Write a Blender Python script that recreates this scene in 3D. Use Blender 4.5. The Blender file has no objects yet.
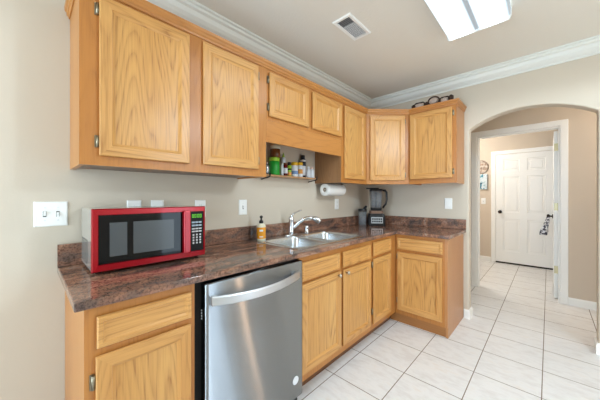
import bpy, bmesh, math, random
from mathutils import Matrix, Vector

random.seed(7)
S = bpy.context.scene
COL = S.collection
PI = math.pi

# ------------------------------------------------------------------ camera, world, light, exposure
cam_d = bpy.data.cameras.new('camera')
cam = bpy.data.objects.new('camera', cam_d)
COL.objects.link(cam)
cam.location = (1.72, 0.0, 1.25)
cam.rotation_euler = (PI / 2, 0, math.radians(43.75))
cam_d.sensor_width = 36
cam_d.lens = 36 * 261.4 / 600
cam_d.shift_x = 1.5 / 600
cam_d.shift_y = -3 / 600
cam_d.clip_start = 0.01
S.camera = cam

S.view_settings.view_transform = 'Standard'
S.view_settings.look = 'None'
S.view_settings.gamma = 1
S.view_settings.use_curve_mapping = False
S.view_settings.exposure = 0.0
S.cycles.use_denoising = True
S.cycles.max_bounces = 10
S.cycles.diffuse_bounces = 6
S.cycles.sample_clamp_indirect = 6

W = bpy.data.worlds.new('world')
S.world = W
W.use_nodes = True
W.node_tree.nodes['Background'].inputs[0].default_value = (0.75, 0.87, 1.0, 1)
W.node_tree.nodes['Background'].inputs[1].default_value = 1.0

LIGHT = dict(window=112.0, window_side=20.0, hall=16.0, far=43.0, dining=74.0, rear=33.0, fixture=20.0)


def area(name, loc, rot, sx, sy, power, color):
    d = bpy.data.lights.new(name, 'AREA')
    d.shape = 'RECTANGLE'
    d.size, d.size_y = sx, sy
    d.energy = power
    d.color = color
    o = bpy.data.objects.new(name, d)
    COL.objects.link(o)
    o.location = loc
    o.rotation_euler = rot
    return o


# daylight through the window behind the camera and the patio door on the right
area('daylight_rear', (1.05, -2.72, 1.2), (-PI / 2, 0, PI), 1.6, 1.9, LIGHT['window'], (0.66, 0.84, 1.0))
area('daylight_side', (3.75, 1.85, 1.1), (PI / 2, 0, PI / 2), 0.7, 1.9, LIGHT['window_side'], (0.66, 0.84, 1.0))


# ------------------------------------------------------------------ materials
def srgb(r, g, b):
    def f(c):
        c /= 255.0
        return c / 12.92 if c <= 0.04045 else ((c + 0.055) / 1.055) ** 2.4
    return (f(r), f(g), f(b), 1)


def mat(name, col, rough=0.5, metal=0.0, spec=0.5, emis=None, estr=0.0, trans=0.0, ior=1.45, coat=0.0, alpha=1.0):
    m = bpy.data.materials.new(name)
    m.use_nodes = True
    b = m.node_tree.nodes['Principled BSDF']
    b.inputs['Base Color'].default_value = col
    b.inputs['Roughness'].default_value = rough
    b.inputs['Metallic'].default_value = metal
    b.inputs['Specular IOR Level'].default_value = spec
    b.inputs['Transmission Weight'].default_value = trans
    b.inputs['IOR'].default_value = ior
    b.inputs['Coat Weight'].default_value = coat
    b.inputs['Alpha'].default_value = alpha
    if emis:
        b.inputs['Emission Color'].default_value = emis
        b.inputs['Emission Strength'].default_value = estr
    return m


class NT:
    def __init__(self, m):
        self.t = m.node_tree
        self.b = self.t.nodes['Principled BSDF']

    def n(self, typ, **kw):
        nd = self.t.nodes.new(typ)
        for k, v in kw.items():
            if k in nd.inputs:
                nd.inputs[k].default_value = v
            else:
                setattr(nd, k, v)
        return nd

    def l(self, a, b):
        self.t.links.new(a, b)

    def ramp(self, fac, stops):
        r = self.t.nodes.new('ShaderNodeValToRGB')
        e = r.color_ramp.elements
        while len(e) < len(stops):
            e.new(0.5)
        for i, (p, c) in enumerate(stops):
            e[i].position = p
            e[i].color = c
        self.l(fac, r.inputs['Fac'])
        return r

    def math(self, op, a, b=None):
        m = self.t.nodes.new('ShaderNodeMath')
        m.operation = op
        for i, v in enumerate((a, b)):
            if v is None:
                continue
            if isinstance(v, (int, float)):
                m.inputs[i].default_value = v
            else:
                self.l(v, m.inputs[i])
        return m.outputs[0]

    def mix(self, fac, a, b, blend='MIX'):
        m = self.t.nodes.new('ShaderNodeMix')
        m.data_type = 'RGBA'
        m.blend_type = blend
        for i, v in ((0, fac), (6, a), (7, b)):
            if isinstance(v, (int, float, tuple)):
                m.inputs[i].default_value = v
            else:
                self.l(v, m.inputs[i])
        return m.outputs[2]

    def coords(self, scale=(1, 1, 1), rnd=0.0):
        tc = self.t.nodes.new('ShaderNodeTexCoord')
        out = tc.outputs['Object']
        if rnd:
            oi = self.t.nodes.new('ShaderNodeObjectInfo')
            v = self.t.nodes.new('ShaderNodeVectorMath')
            v.operation = 'ADD'
            cmb = self.t.nodes.new('ShaderNodeCombineXYZ')
            r = self.math('MULTIPLY', oi.outputs['Random'], rnd)
            for i in range(3):
                self.l(r, cmb.inputs[i])
            self.l(out, v.inputs[0])
            self.l(cmb.outputs[0], v.inputs[1])
            out = v.outputs[0]
        mp = self.t.nodes.new('ShaderNodeMapping')
        mp.inputs['Scale'].default_value = scale
        self.l(out, mp.inputs['Vector'])
        return mp.outputs[0]

    def bump(self, height, strength, dist=0.01):
        bp = self.t.nodes.new('ShaderNodeBump')
        bp.inputs['Strength'].default_value = strength
        bp.inputs['Distance'].default_value = dist
        self.l(height, bp.inputs['Height'])
        self.l(bp.outputs[0], self.b.inputs['Normal'])


def oak(name, axis, light, mid, dark, amp=1.0, rough=0.3):
    """honey oak; axis = grain direction"""
    m = mat(name, mid, rough)
    t = NT(m)
    sc = {'x': (0.11, 1, 1), 'y': (1, 0.11, 1), 'z': (1, 1, 0.11)}[axis]
    v = t.coords(sc, rnd=13.0)
    big = t.n('ShaderNodeTexNoise', Scale=4.6, Detail=1.6, Roughness=0.4)
    t.l(v, big.inputs['Vector'])
    rings = t.math('FRACT', t.math('MULTIPLY', big.outputs['Fac'], 34.0))
    rr = t.ramp(rings, [(0.0, (0.55, 0.55, 0.55, 1)), (0.07, (0.0, 0.0, 0.0, 1)), (0.28, (0.62, 0.62, 0.62, 1)), (0.55, (0.95, 0.95, 0.95, 1)), (0.8, (1, 1, 1, 1)), (1.0, (0.6, 0.6, 0.6, 1))])
    sf = {'x': (0.03, 1, 1), 'y': (1, 0.03, 1), 'z': (1, 1, 0.03)}[axis]
    v2 = t.coords(sf, rnd=13.0)
    fine = t.n('ShaderNodeTexNoise', Scale=190.0, Detail=2.0, Roughness=0.6)
    t.l(v2, fine.inputs['Vector'])
    ff = t.ramp(fine.outputs['Fac'], [(0.36, (0, 0, 0, 1)), (0.56, (1, 1, 1, 1))])
    tone = t.n('ShaderNodeTexNoise', Scale=2.2, Detail=1.0)
    t.l(v, tone.inputs['Vector'])
    base = t.ramp(tone.outputs['Fac'], [(0.3, mid), (0.7, light)])
    brk = t.n('ShaderNodeTexNoise', Scale=26.0, Detail=2.0)
    t.l(v, brk.inputs['Vector'])
    bk = t.ramp(brk.outputs['Fac'], [(0.36, (0.5, 0.5, 0.5, 1)), (0.64, (0.95, 0.95, 0.95, 1))])
    # pores gather in the dark early-wood of every ring
    inv = t.math('MULTIPLY', t.math('SUBTRACT', 1.0, rr.outputs[0]), bk.outputs[0])
    inf = t.math('SUBTRACT', 1.0, ff.outputs[0])
    f1 = t.math('MULTIPLY', inv, 0.36 * amp)
    f2 = t.math('MULTIPLY', t.math('MULTIPLY', inf, t.math('ADD', inv, 0.35)), 0.5 * amp)
    fac = t.math('MINIMUM', t.math('ADD', f1, f2), 1.0)
    c = t.mix(fac, base.outputs[0], dark)
    t.l(c, t.b.inputs['Base Color'])
    t.bump(ff.outputs[0], 0.08, 0.002)
    return m


OL, OM, OD = srgb(210, 160, 96), srgb(200, 145, 80), srgb(140, 86, 38)
M = {}
for ax in 'xyz':
    M['oak_' + ax] = oak('oak_' + ax, ax, OL, OM, OD, 0.8)
    M['oakp_' + ax] = oak('oak_panel_' + ax, ax, srgb(212, 164, 99), srgb(201, 147, 80), srgb(140, 86, 42), 1.0)
    M['oakf_' + ax] = oak('oak_frame_' + ax, ax, srgb(190, 130, 68), srgb(178, 116, 55), srgb(138, 84, 38), 0.5)  # same oak, darker: shade around the doors put into the face-frame colour
M['oak_side'] = oak('oak_side_panel', 'z', srgb(188, 134, 84), srgb(174, 118, 70), srgb(138, 90, 52), 0.4)
M['underside'] = oak('underside_shaded_oak', 'y', srgb(120, 78, 46), srgb(98, 60, 34), srgb(60, 36, 20), 0.8)  # shade under the wall cabinets put into a darker wood colour
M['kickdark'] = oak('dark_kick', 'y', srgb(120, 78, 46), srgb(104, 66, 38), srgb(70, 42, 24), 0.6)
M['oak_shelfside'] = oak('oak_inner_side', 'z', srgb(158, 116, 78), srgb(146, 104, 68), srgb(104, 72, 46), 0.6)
M['kick'] = oak('oak_kick', 'x', srgb(172, 118, 68), srgb(160, 106, 56), srgb(130, 84, 42), 0.6)  # end kick oak darkened, shade of its recess put into the colour


def paint(name, col, bump=0.12, scale=90):
    m = mat(name, col, 0.75, spec=0.25)
    t = NT(m)
    v = t.coords()
    n = t.n('ShaderNodeTexNoise', Scale=scale, Detail=3.0)
    t.l(v, n.inputs['Vector'])
    t.bump(n.outputs['Fac'], bump, 0.006)
    return m


M['wall'] = paint('wall_paint', srgb(205, 195, 179), 0.05)
M['hallwall'] = paint('hall_wall_paint', srgb(204, 190, 173))
M['ceil'] = paint('ceiling_paint', srgb(228, 224, 214), 0.25, 60)
M['white'] = mat('white_semigloss_paint', srgb(240, 240, 237), 0.35)
M['crown'] = mat('crown_paint', srgb(226, 229, 224), 0.4)
M['plate'] = mat('white_plastic', srgb(242, 244, 242), 0.3)
M['slot'] = mat('dark_slot', srgb(60, 62, 66), 0.5)
M['black'] = mat('black_plastic', srgb(22, 22, 24), 0.3)
M['void'] = mat('dark_gap', srgb(10, 10, 10), 0.8)
M['chrome'] = mat('chrome', srgb(225, 228, 232), 0.08, 1.0)
M['nickel'] = mat('brushed_nickel', srgb(190, 184, 172), 0.3, 1.0)
M['hinge'] = mat('hinge_metal', srgb(150, 142, 122), 0.35, 1.0)
M['brass'] = mat('brass', srgb(196, 186, 150), 0.4, 0.5)
M['bronze'] = mat('dark_bronze', srgb(52, 44, 38), 0.35, 0.8)
M['red'] = mat('red_metal', srgb(158, 5, 24), 0.25, 0.3, coat=0.25)
M['glass_black'] = mat('black_glass', srgb(12, 13, 15), 0.06, spec=0.3)
M['panel_black'] = mat('keypad_black', srgb(16, 17, 19), 0.4, spec=0.2)
M['screen'] = mat('oven_window', srgb(80, 84, 86), 0.15, spec=0.3)
M['key'] = mat('keypad_white', srgb(205, 208, 210), 0.4)
M['keyblue'] = mat('keypad_pale', srgb(165, 185, 200), 0.4)
M['led'] = mat('green_led', srgb(40, 120, 10), 0.4, emis=(0.25, 1.0, 0.05, 1), estr=0.7)
M['steel_side'] = mat('microwave_case_metal', srgb(196, 193, 186), 0.18, 0.55)
M['paper'] = mat('paper_towel', srgb(240, 239, 235), 0.9, spec=0.1)
M['card'] = mat('cardboard', srgb(150, 125, 100), 0.9)
M['amber'] = mat('amber_liquid', srgb(236, 160, 44), 0.2)
M['cream'] = mat('cream_plastic', srgb(226, 220, 196), 0.4)
M['clear'] = mat('clear_plastic', srgb(225, 232, 236), 0.08, trans=0.9, ior=1.2)
M['smoke'] = mat('smoked_plastic', srgb(150, 155, 160), 0.06, alpha=0.34)
M['copper'] = mat('copper_band', srgb(140, 112, 96), 0.4, 0.5)
M['panelgrey'] = mat('control_panel', srgb(188, 192, 194), 0.35)
M['iron'] = mat('wrought_iron', srgb(58, 40, 30), 0.5, 0.4)
M['stone'] = mat('pale_stone', srgb(186, 168, 156), 0.6)
M['lensm'] = mat('lamp_diffuser', srgb(120, 122, 125), 0.3, emis=(0.74, 0.89, 1.0, 1), estr=LIGHT['fixture'])
def tubes():
    m = M['lensm']
    t = NT(m)
    tc = t.t.nodes.new('ShaderNodeTexCoord')
    sp = t.t.nodes.new('ShaderNodeSeparateXYZ')
    t.l(tc.outputs['Object'], sp.inputs[0])
    d = t.math('ABSOLUTE', sp.outputs[0])
    e = t.math('ABSOLUTE', t.math('SUBTRACT', d, 0.095))
    k = t.ramp(t.math('DIVIDE', e, 0.1), [(0.0, (1, 1, 1, 1)), (0.35, (0.62, 0.62, 0.62, 1)), (0.68, (0.10, 0.10, 0.10, 1)), (0.86, (0.018, 0.018, 0.018, 1))])
    t.l(t.math('MULTIPLY', k.outputs[0], LIGHT['fixture']), t.b.inputs['Emission Strength'])


tubes()
M['streakglow'] = mat('streak_column_glow', srgb(240, 200, 160), 0.3, emis=(1.0, 0.66, 0.42, 1), estr=9.0)  # glow of the unseen column added for the dishwasher streak
M['lamp'] = mat('hall_lamp_glass', srgb(250, 245, 235), 0.3, emis=(1.0, 0.86, 0.68, 1), estr=10.0)
M['green'] = mat('green_plastic', srgb(30, 150, 50), 0.35)
M['lime'] = mat('lime_plastic', srgb(150, 190, 50), 0.35)
M['brownjar'] = mat('brown_spice', srgb(112, 66, 34), 0.2)
M['darkred'] = mat('dark_red_spice', srgb(96, 24, 22), 0.25)
M['yellow'] = mat('yellow_plastic', srgb(222, 172, 28), 0.4)
M['orange'] = mat('orange_label', srgb(226, 160, 80), 0.5)
M['label'] = mat('white_label', srgb(225, 226, 230), 0.5)
M['blueprint'] = mat('blue_label_print', srgb(120, 150, 190), 0.5)
M['pink'] = mat('pale_pink_cap', srgb(226, 190, 176), 0.5)
M['foil'] = mat('foil', srgb(170, 176, 180), 0.25, 0.8)
M['navy'] = mat('navy_plastic', srgb(30, 34, 48), 0.35)
M['frost'] = mat('frosted_bottle', srgb(214, 218, 224), 0.35)
M['shelfwood'] = oak('shelf_wood', 'y', srgb(190, 150, 110), srgb(176, 134, 94), srgb(130, 92, 60), 0.5)
M['blind'] = mat('dark_grille', srgb(120, 124, 128), 0.6)
M['louver'] = mat('register_louver', srgb(228, 231, 233), 0.5)


def granite():
    m = mat('granite', srgb(120, 84, 70), 0.09, spec=0.55)
    t = NT(m)
    v = t.coords((3.0, 1.0, 3.0))
    wob = t.n('ShaderNodeTexNoise', Scale=1.6, Detail=3.0)
    t.l(v, wob.inputs['Vector'])
    vm = t.t.nodes.new('ShaderNodeVectorMath')
    vm.operation = 'MULTIPLY_ADD'
    t.l(wob.outputs['Color'], vm.inputs[0])
    vm.inputs[1].default_value = (0.8, 0.8, 0.8)
    t.l(v, vm.inputs[2])
    a = t.n('ShaderNodeTexNoise', Scale=4.5, Detail=6.0, Roughness=0.62)
    t.l(vm.outputs[0], a.inputs['Vector'])
    col = t.ramp(a.outputs['Fac'], [(0.30, srgb(74, 62, 60)), (0.42, srgb(112, 90, 80)), (0.50, srgb(136, 98, 80)), (0.58, srgb(160, 120, 98)), (0.70, srgb(158, 146, 136))])
    g = t.n('ShaderNodeTexNoise', Scale=120.0, Detail=2.0, Roughness=0.7)
    t.l(t.coords(), g.inputs['Vector'])
    gr = t.ramp(g.outputs['Fac'], [(0.36, (0.25, 0.22, 0.22, 1)), (0.52, (1, 1, 1, 1)), (0.70, (1.35, 1.3, 1.25, 1))])
    c = t.mix(0.75, col.outputs[0], gr.outputs[0], 'MULTIPLY')
    t.l(c, t.b.inputs['Base Color'])
    return m


M['granite'] = granite()


def tile():
    m = mat('floor_tile', srgb(228, 226, 224), 0.3, spec=0.45)
    t = NT(m)
    tc = t.t.nodes.new('ShaderNodeTexCoord')
    mp = t.t.nodes.new('ShaderNodeMapping')
    mp.inputs['Location'].default_value = (-0.622, -0.086, 0)
    t.l(tc.outputs['Object'], mp.inputs['Vector'])
    sep = t.t.nodes.new('ShaderNodeSeparateXYZ')
    t.l(mp.outputs[0], sep.inputs[0])
    P_ = 0.3553
    gx = t.math('ABSOLUTE', t.math('SUBTRACT', t.math('FRACT', t.math('ADD', t.math('DIVIDE', sep.outputs[0], P_), 0.5)), 0.5))
    gy = t.math('ABSOLUTE', t.math('SUBTRACT', t.math('FRACT', t.math('ADD', t.math('DIVIDE', sep.outputs[1], P_), 0.5)), 0.5))
    g = t.math('LESS_THAN', t.math('MINIMUM', gx, gy), 0.0028 / P_)
    # per-tile tone
    fx = t.math('FLOOR', t.math('DIVIDE', sep.outputs[0], P_))
    fy = t.math('FLOOR', t.math('DIVIDE', sep.outputs[1], P_))
    cmb = t.t.nodes.new('ShaderNodeCombineXYZ')
    t.l(fx, cmb.inputs[0])
    t.l(fy, cmb.inputs[1])
    wn = t.t.nodes.new('ShaderNodeTexWhiteNoise')
    wn.noise_dimensions = '2D'
    t.l(cmb.outputs[0], wn.inputs['Vector'])
    n = t.n('ShaderNodeTexNoise', Scale=9.0, Detail=5.0, Roughness=0.6)
    vs = t.t.nodes.new('ShaderNodeMapping')
    vs.inputs['Scale'].default_value = (1, 2.2, 1)
    t.l(tc.outputs['Object'], vs.inputs['Vector'])
    add = t.t.nodes.new('ShaderNodeVectorMath')
    add.operation = 'MULTIPLY_ADD'
    t.l(wn.outputs['Color'], add.inputs[0])
    add.inputs[1].default_value = (7, 7, 7)
    t.l(vs.outputs[0], add.inputs[2])
    t.l(add.outputs[0], n.inputs['Vector'])
    c = t.ramp(n.outputs['Fac'], [(0.35, srgb(217, 215, 214)), (0.55, srgb(228, 228, 228)), (0.75, srgb(224, 219, 214))])
    c2 = t.mix(g, c.outputs[0], srgb(128, 116, 104))
    t.l(c2, t.b.inputs['Base Color'])
    rg = t.math('ADD', t.math('MULTIPLY', g, 0.5), 0.28)
    t.l(rg, t.b.inputs['Roughness'])
    t.bump(t.math('SUBTRACT', 1.0, g), 0.25, 0.002)
    return m


M['tile'] = tile()


def steel(name, vert_streak=True, col=srgb(158, 161, 164), rough=0.24):
    m = mat(name, col, rough, 1.0)
    t = NT(m)
    g = t.t.nodes.new('ShaderNodeBsdfAnisotropic')
    g.distribution = 'MULTI_GGX'
    g.inputs['Color'].default_value = col
    g.inputs['Roughness'].default_value = rough
    g.inputs['Anisotropy'].default_value = 0.86
    g.inputs['Rotation'].default_value = STEEL_ROT
    tg = t.t.nodes.new('ShaderNodeTangent')
    tg.direction_type = 'RADIAL'
    tg.axis = 'Z'
    t.l(tg.outputs[0], g.inputs['Tangent'])
    t.l(g.outputs[0], [n for n in t.t.nodes if n.type == 'OUTPUT_MATERIAL'][0].inputs['Surface'])
    return m


STEEL_ROT = 0.0
M['steel'] = steel('brushed_stainless')
M['handlesteel'] = mat('handle_stainless', srgb(206, 209, 212), 0.32, 1.0)
M['sinksteel'] = mat('sink_stainless', srgb(205, 210, 214), 0.27, 1.0)


def art():
    m = mat('abstract_painting', srgb(200, 210, 215), 0.6)
    t = NT(m)
    n = t.n('ShaderNodeTexNoise', Scale=11.0, Detail=3.0, Distortion=0.8)
    t.l(t.coords(), n.inputs['Vector'])
    r = t.ramp(n.outputs['Fac'], [(0.33, srgb(40, 40, 84)), (0.44, srgb(60, 140, 160)), (0.50, srgb(214, 222, 226)), (0.6, srgb(190, 205, 212)), (0.68, srgb(46, 150, 150))])
    t.l(r.outputs[0], t.b.inputs['Base Color'])
    return m


def cloth():
    m = mat('patterned_cloth', srgb(200, 200, 204), 0.9)
    t = NT(m)
    n = t.n('ShaderNodeTexNoise', Scale=38.0, Detail=1.0)
    t.l(t.coords(), n.inputs['Vector'])
    r = t.ramp(n.outputs['Fac'], [(0.44, srgb(70, 70, 82)), (0.52, srgb(222, 222, 226))])
    t.l(r.outputs[0], t.b.inputs['Base Color'])
    return m


M['art'] = art()
M['cloth'] = cloth()


def plaquem():
    m = mat('carved_plaque', srgb(190, 176, 160), 0.7)
    t = NT(m)
    n = t.n('ShaderNodeTexNoise', Scale=30.0, Detail=2.0)
    t.l(t.coords(), n.inputs['Vector'])
    r = t.ramp(n.outputs['Fac'], [(0.42, srgb(140, 116, 100)), (0.58, srgb(198, 188, 176))])
    t.l(r.outputs[0], t.b.inputs['Base Color'])
    return m


M['plaque'] = plaquem()


# ------------------------------------------------------------------ mesh helpers
class MB:
    def __init__(self):
        self.v, self.f, self.mi, self.sm = [], [], [], []
        self.T = None

    def frame(self, O, U, V, N):
        self.T = Matrix(((U[0], V[0], N[0], O[0]), (U[1], V[1], N[1], O[1]), (U[2], V[2], N[2], O[2]), (0, 0, 0, 1)))
        return self

    def vert(self, p):
        p = Vector(p)
        if self.T is not None:
            p = self.T @ p
        self.v.append(tuple(p))
        return len(self.v) - 1

    def face(self, idx, mi=0, smooth=False):
        self.f.append(tuple(idx))
        self.mi.append(mi)
        self.sm.append(smooth)

    def quadp(self, pts, mi=0):
        self.face([self.vert(p) for p in pts], mi)

    def box(self, x0, x1, y0, y1, z0, z1, mi=0):
        i = [self.vert((x, y, z)) for x in (x0, x1) for y in (y0, y1) for z in (z0, z1)]
        for q in ((0, 1, 3, 2), (4, 6, 7, 5), (0, 4, 5, 1), (2, 3, 7, 6), (0, 2, 6, 4), (1, 5, 7, 3)):
            self.face([i[k] for k in q], mi)
        return self

    def loops(self, loops, cap0=True, cap1=True, mi=0, smooth=False, closed=True):
        ids = [[self.vert(p) for p in L] for L in loops]
        n = len(ids[0])
        for a, b in zip(ids, ids[1:]):
            for k in range(n if closed else n - 1):
                self.face((a[k], a[(k + 1) % n], b[(k + 1) % n], b[k]), mi, smooth)
        if cap0:
            self.face(ids[0][::-1], mi)
        if cap1:
            self.face(ids[-1], mi)
        return self

    def prism(self, poly, z0, z1, mi=0):
        return self.loops([[(x, y, z0) for x, y in poly], [(x, y, z1) for x, y in poly]], mi=mi)

    def lathe(self, prof, c=(0, 0, 0), n=28, mi=0, axis='z', smooth=True, cap0=True, cap1=True):
        L = []
        for r, h in prof:
            ring = []
            for k in range(n):
                a = 2 * PI * k / n
                x, y = r * math.cos(a), r * math.sin(a)
                p = {'z': (x, y, h), 'y': (x, h, y), 'x': (h, x, y)}[axis]
                ring.append((c[0] + p[0], c[1] + p[1], c[2] + p[2]))
            L.append(ring)
        return self.loops(L, cap0, cap1, mi, smooth)

    def tube(self, pts, rad, n=14, mi=0, flat=None):
        pts = [Vector(p) for p in pts]
        rads = rad if isinstance(rad, (list, tuple)) else [rad] * len(pts)
        L = []
        up = Vector((0, 0, 1))
        prev = None
        for i, p in enumerate(pts):
            d = (pts[min(i + 1, len(pts) - 1)] - pts[max(i - 1, 0)]).normalized()
            if prev is None:
                a = d.cross(up)
                if a.length < 0.05:
                    a = d.cross(Vector((1, 0, 0)))
                a.normalize()
            else:
                a = (prev - d * prev.dot(d)).normalized()
            prev = a
            b = d.cross(a)
            r = rads[i]
            r2 = r * (flat or 1)
            L.append([tuple(p + a * r * math.cos(2 * PI * k / n) + b * r2 * math.sin(2 * PI * k / n)) for k in range(n)])
        return self.loops(L, True, True, mi, True)

    def mesh(self, name, mats, inv=None):
        me = bpy.data.meshes.new(name)
        vs = self.v if inv is None else [tuple(inv @ Vector(p)) for p in self.v]
        me.from_pydata(vs, [], self.f)
        for m in mats:
            me.materials.append(m)
        for p, mi, s in zip(me.polygons, self.mi, self.sm):
            p.material_index = mi
            p.use_smooth = s
        bm = bmesh.new()
        bm.from_mesh(me)
        bmesh.ops.remove_doubles(bm, verts=bm.verts, dist=1e-5)
        bmesh.ops.recalc_face_normals(bm, faces=bm.faces)
        bm.to_mesh(me)
        bm.free()
        me.update()
        return me


WM = {}


def thing(name, label, cat, loc=(0, 0, 0), rz=0.0, group=None):
    o = bpy.data.objects.new(name, None)
    COL.objects.link(o)
    o.empty_display_size = 0.05
    o.location = loc
    o.rotation_euler = (0, 0, rz)
    WM[o.name] = Matrix.Translation(Vector(loc)) @ Matrix.Rotation(rz, 4, 'Z')
    tag(o, label, cat, group)
    return o


def tag(o, label=None, cat=None, group=None, kind=None):
    if label:
        o['label'] = label
    if cat:
        o['category'] = cat
    if group:
        o['group'] = group
    if kind:
        o['kind'] = kind
    return o


def obj(name, mb, m, parent=None, bevel=0.0, seg=2, local=False, label=None, loc=None, sub=0):
    """ONE mesh object. World coordinates unless local; the origin of a top-level mesh may be put at loc."""
    mats = [M[k] for k in m] if isinstance(m, (list, tuple)) else [M[m]]
    inv = None
    own = Matrix.Identity(4)
    if parent is not None:
        own = WM[parent.name]
        if not local:
            inv = own.inverted()
    elif loc is not None:
        own = Matrix.Translation(Vector(loc))
        if not local:
            inv = own.inverted()
    me = mb.mesh(name, mats, inv)
    o = bpy.data.objects.new(name, me)
    COL.objects.link(o)
    if parent is not None:
        o.parent = parent
    elif loc is not None:
        o.location = loc
    WM[o.name] = own
    if bevel:
        b = o.modifiers.new('bevel', 'BEVEL')
        b.width = bevel
        b.segments = seg
        b.limit_method = 'ANGLE'
        b.angle_limit = math.radians(35)
        b.harden_normals = False
    if sub:
        s = o.modifiers.new('subsurf', 'SUBSURF')
        s.levels = s.render_levels = sub
    if label:
        o['label'] = label
    return o


def struct(name, mb, m, parent=None, bevel=0.0, **kw):
    o = obj(name, mb, m, parent, bevel, **kw)
    if parent is None:
        o['kind'] = 'structure'
    return o


def sweep(mb, path, prof, inward, closed=False, mi=0):
    """sweep a closed (offset, z) profile along a horizontal polyline with mitred corners; inward = +1 left of travel, -1 right"""
    n = len(path)
    L = []
    for i in range(n):
        p = Vector(path[i])
        ds = []
        if i > 0:
            ds.append((p - Vector(path[i - 1])).normalized())
        if i < n - 1:
            ds.append((Vector(path[i + 1]) - p).normalized())
        ns = [Vector((-d.y, d.x)) * inward for d in ds]
        if len(ns) == 2:
            b = (ns[0] + ns[1]).normalized()
            b = b / b.dot(ns[0])
        else:
            b = ns[0]
        L.append([(p.x + b.x * o, p.y + b.y * o, z) for o, z in prof])
    return mb.loops(L, mi=mi)


def rrect(x0, x1, y0, y1, r, z, n=6):
    pts = []
    for cx, cy, a0 in ((x1 - r, y1 - r, 0), (x0 + r, y1 - r, PI / 2), (x0 + r, y0 + r, PI), (x1 - r, y0 + r, 1.5 * PI)):
        for k in range(n + 1):
            a = a0 + PI / 2 * k / n
            pts.append((cx + r * math.cos(a), cy + r * math.sin(a), z))
    return pts


# ------------------------------------------------------------------ the setting
L_ = 3.15           # end wall
CH = 2.50
mb = MB().box(-0.12, 3.52, -2.62, 6.4, -0.06, 0.0)
struct('floor', mb, 'tile')
mb = MB().box(-0.12, 3.52, -2.62, 6.4, CH, CH + 0.06)
struct('ceiling', mb, 'ceil')
struct('wall_left', MB().box(-0.12, 0.0, -2.5, L_, 0.0, CH), 'wall')

# end wall with the arched opening
arc = []
a0 = math.asin(0.44 / 0.785)
for k in range(25):
    a = a0 - 2 * a0 * k / 24
    arc.append((1.566 - 0.785 * math.sin(a), 1.29 + 0.785 * math.cos(a)))
poly = [(-0.12, 0), (1.126, 0)] + arc + [(2.006, 0), (3.4, 0), (3.4, CH), (-0.12, CH)]
mb = MB()
mb.frame((0, L_ + 0.12, 0), (1, 0, 0), (0, 0, 1), (0, -1, 0))
mb.prism(poly, 0.0, 0.12)
struct('wall_end', mb, 'wall', bevel=0.012, seg=3)

# right wall with patio opening, wall behind the camera with a window
mb = MB()
mb.box(3.4, 3.52, -2.5, 1.45, 0, CH).box(3.4, 3.52, 2.2, L_ + 0.12, 0, CH).box(3.4, 3.52, 1.45, 2.2, 2.08, CH)
struct('wall_right', mb, 'wall')
mb = MB()
mb.box(-0.12, 0.2, -2.62, -2.5, 0, CH).box(1.9, 3.52, -2.62, -2.5, 0, CH).box(0.2, 1.9, -2.62, -2.5, 0, 0.2).box(0.2, 1.9, -2.62, -2.5, 2.2, CH)
struct('wall_rear', mb, 'wall')
# window frames
def window(name, mbf):
    struct(name, mbf, 'white')
mb = MB()
for x in (0.2, 1.02, 1.84):
    mb.box(x, x + 0.06, -2.58, -2.52, 0.2, 2.2)
for z in (0.2, 1.2, 2.14):
    mb.box(0.2, 1.9, -2.575, -2.525, z, z + 0.06)
window('window_1', mb)
mb = MB()
for y in (1.45, 2.14):
    mb.box(3.43, 3.49, y, y + 0.06, 0.0, 2.08)
for z in (0.0, 2.02):
    mb.box(3.435, 3.485, 1.45, 2.2, z, z + 0.06)
window('window_2', mb)

# hall and the room beyond it
YH = 4.35
mb = MB()
mb.box(-0.12, 1.0, YH, YH + 0.12, 0, CH).box(1.816, 3.4, YH, YH + 0.12, 0, CH).box(1.0, 1.816, YH, YH + 0.12, 2.085, CH)
struct('wall_hall', mb, 'hallwall')
struct('wall_hall_left', MB().box(-0.24, -0.12, L_, 6.4, 0, CH), 'hallwall')
struct('wall_hall_right', MB().box(3.4, 3.52, L_ + 0.12, 6.4, 0, CH), 'hallwall')
YF = 6.25
struct('wall_far', MB().box(-0.12, 3.4, YF, YF + 0.12, 0, CH), 'hallwall')

# crown moulding of the kitchen, base boards
crown = [(0.0005, 2.385), (0.012, 2.385), (0.013, 2.398), (0.020, 2.404), (0.034, 2.412), (0.052, 2.432), (0.062, 2.458), (0.078, 2.466), (0.080, 2.482), (0.094, 2.487), (0.094, 2.4995), (0.0005, 2.4995)]
mb = MB()
sweep(mb, [(0, -2.49), (0, L_), (3.39, L_)], crown, -1)
struct('trim_1', mb, 'crown')
base = [(0.0005, 0.0), (0.014, 0.0), (0.014, 0.072), (0.008, 0.088), (0.0005, 0.09)]
mb = MB()
sweep(mb, [(1.085, L_), (1.126, L_), (1.126, L_ + 0.12), (0.4, L_ + 0.12)], base, -1)
struct('baseboard_left', mb, 'white')
mb = MB()
sweep(mb, [(3.39, L_), (2.006, L_), (2.006, L_ + 0.12), (3.39, L_ + 0.12)], base, 1)
struct('baseboard_right', mb, 'white')
mb = MB()
sweep(mb, [(1.885, YH), (3.39, YH)], base, -1)
struct('baseboard_hall', mb, 'white')
mb = MB()
sweep(mb, [(-0.1, YF), (0.908, YF)], base, -1)
struct('baseboard_far', mb, 'white')


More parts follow.
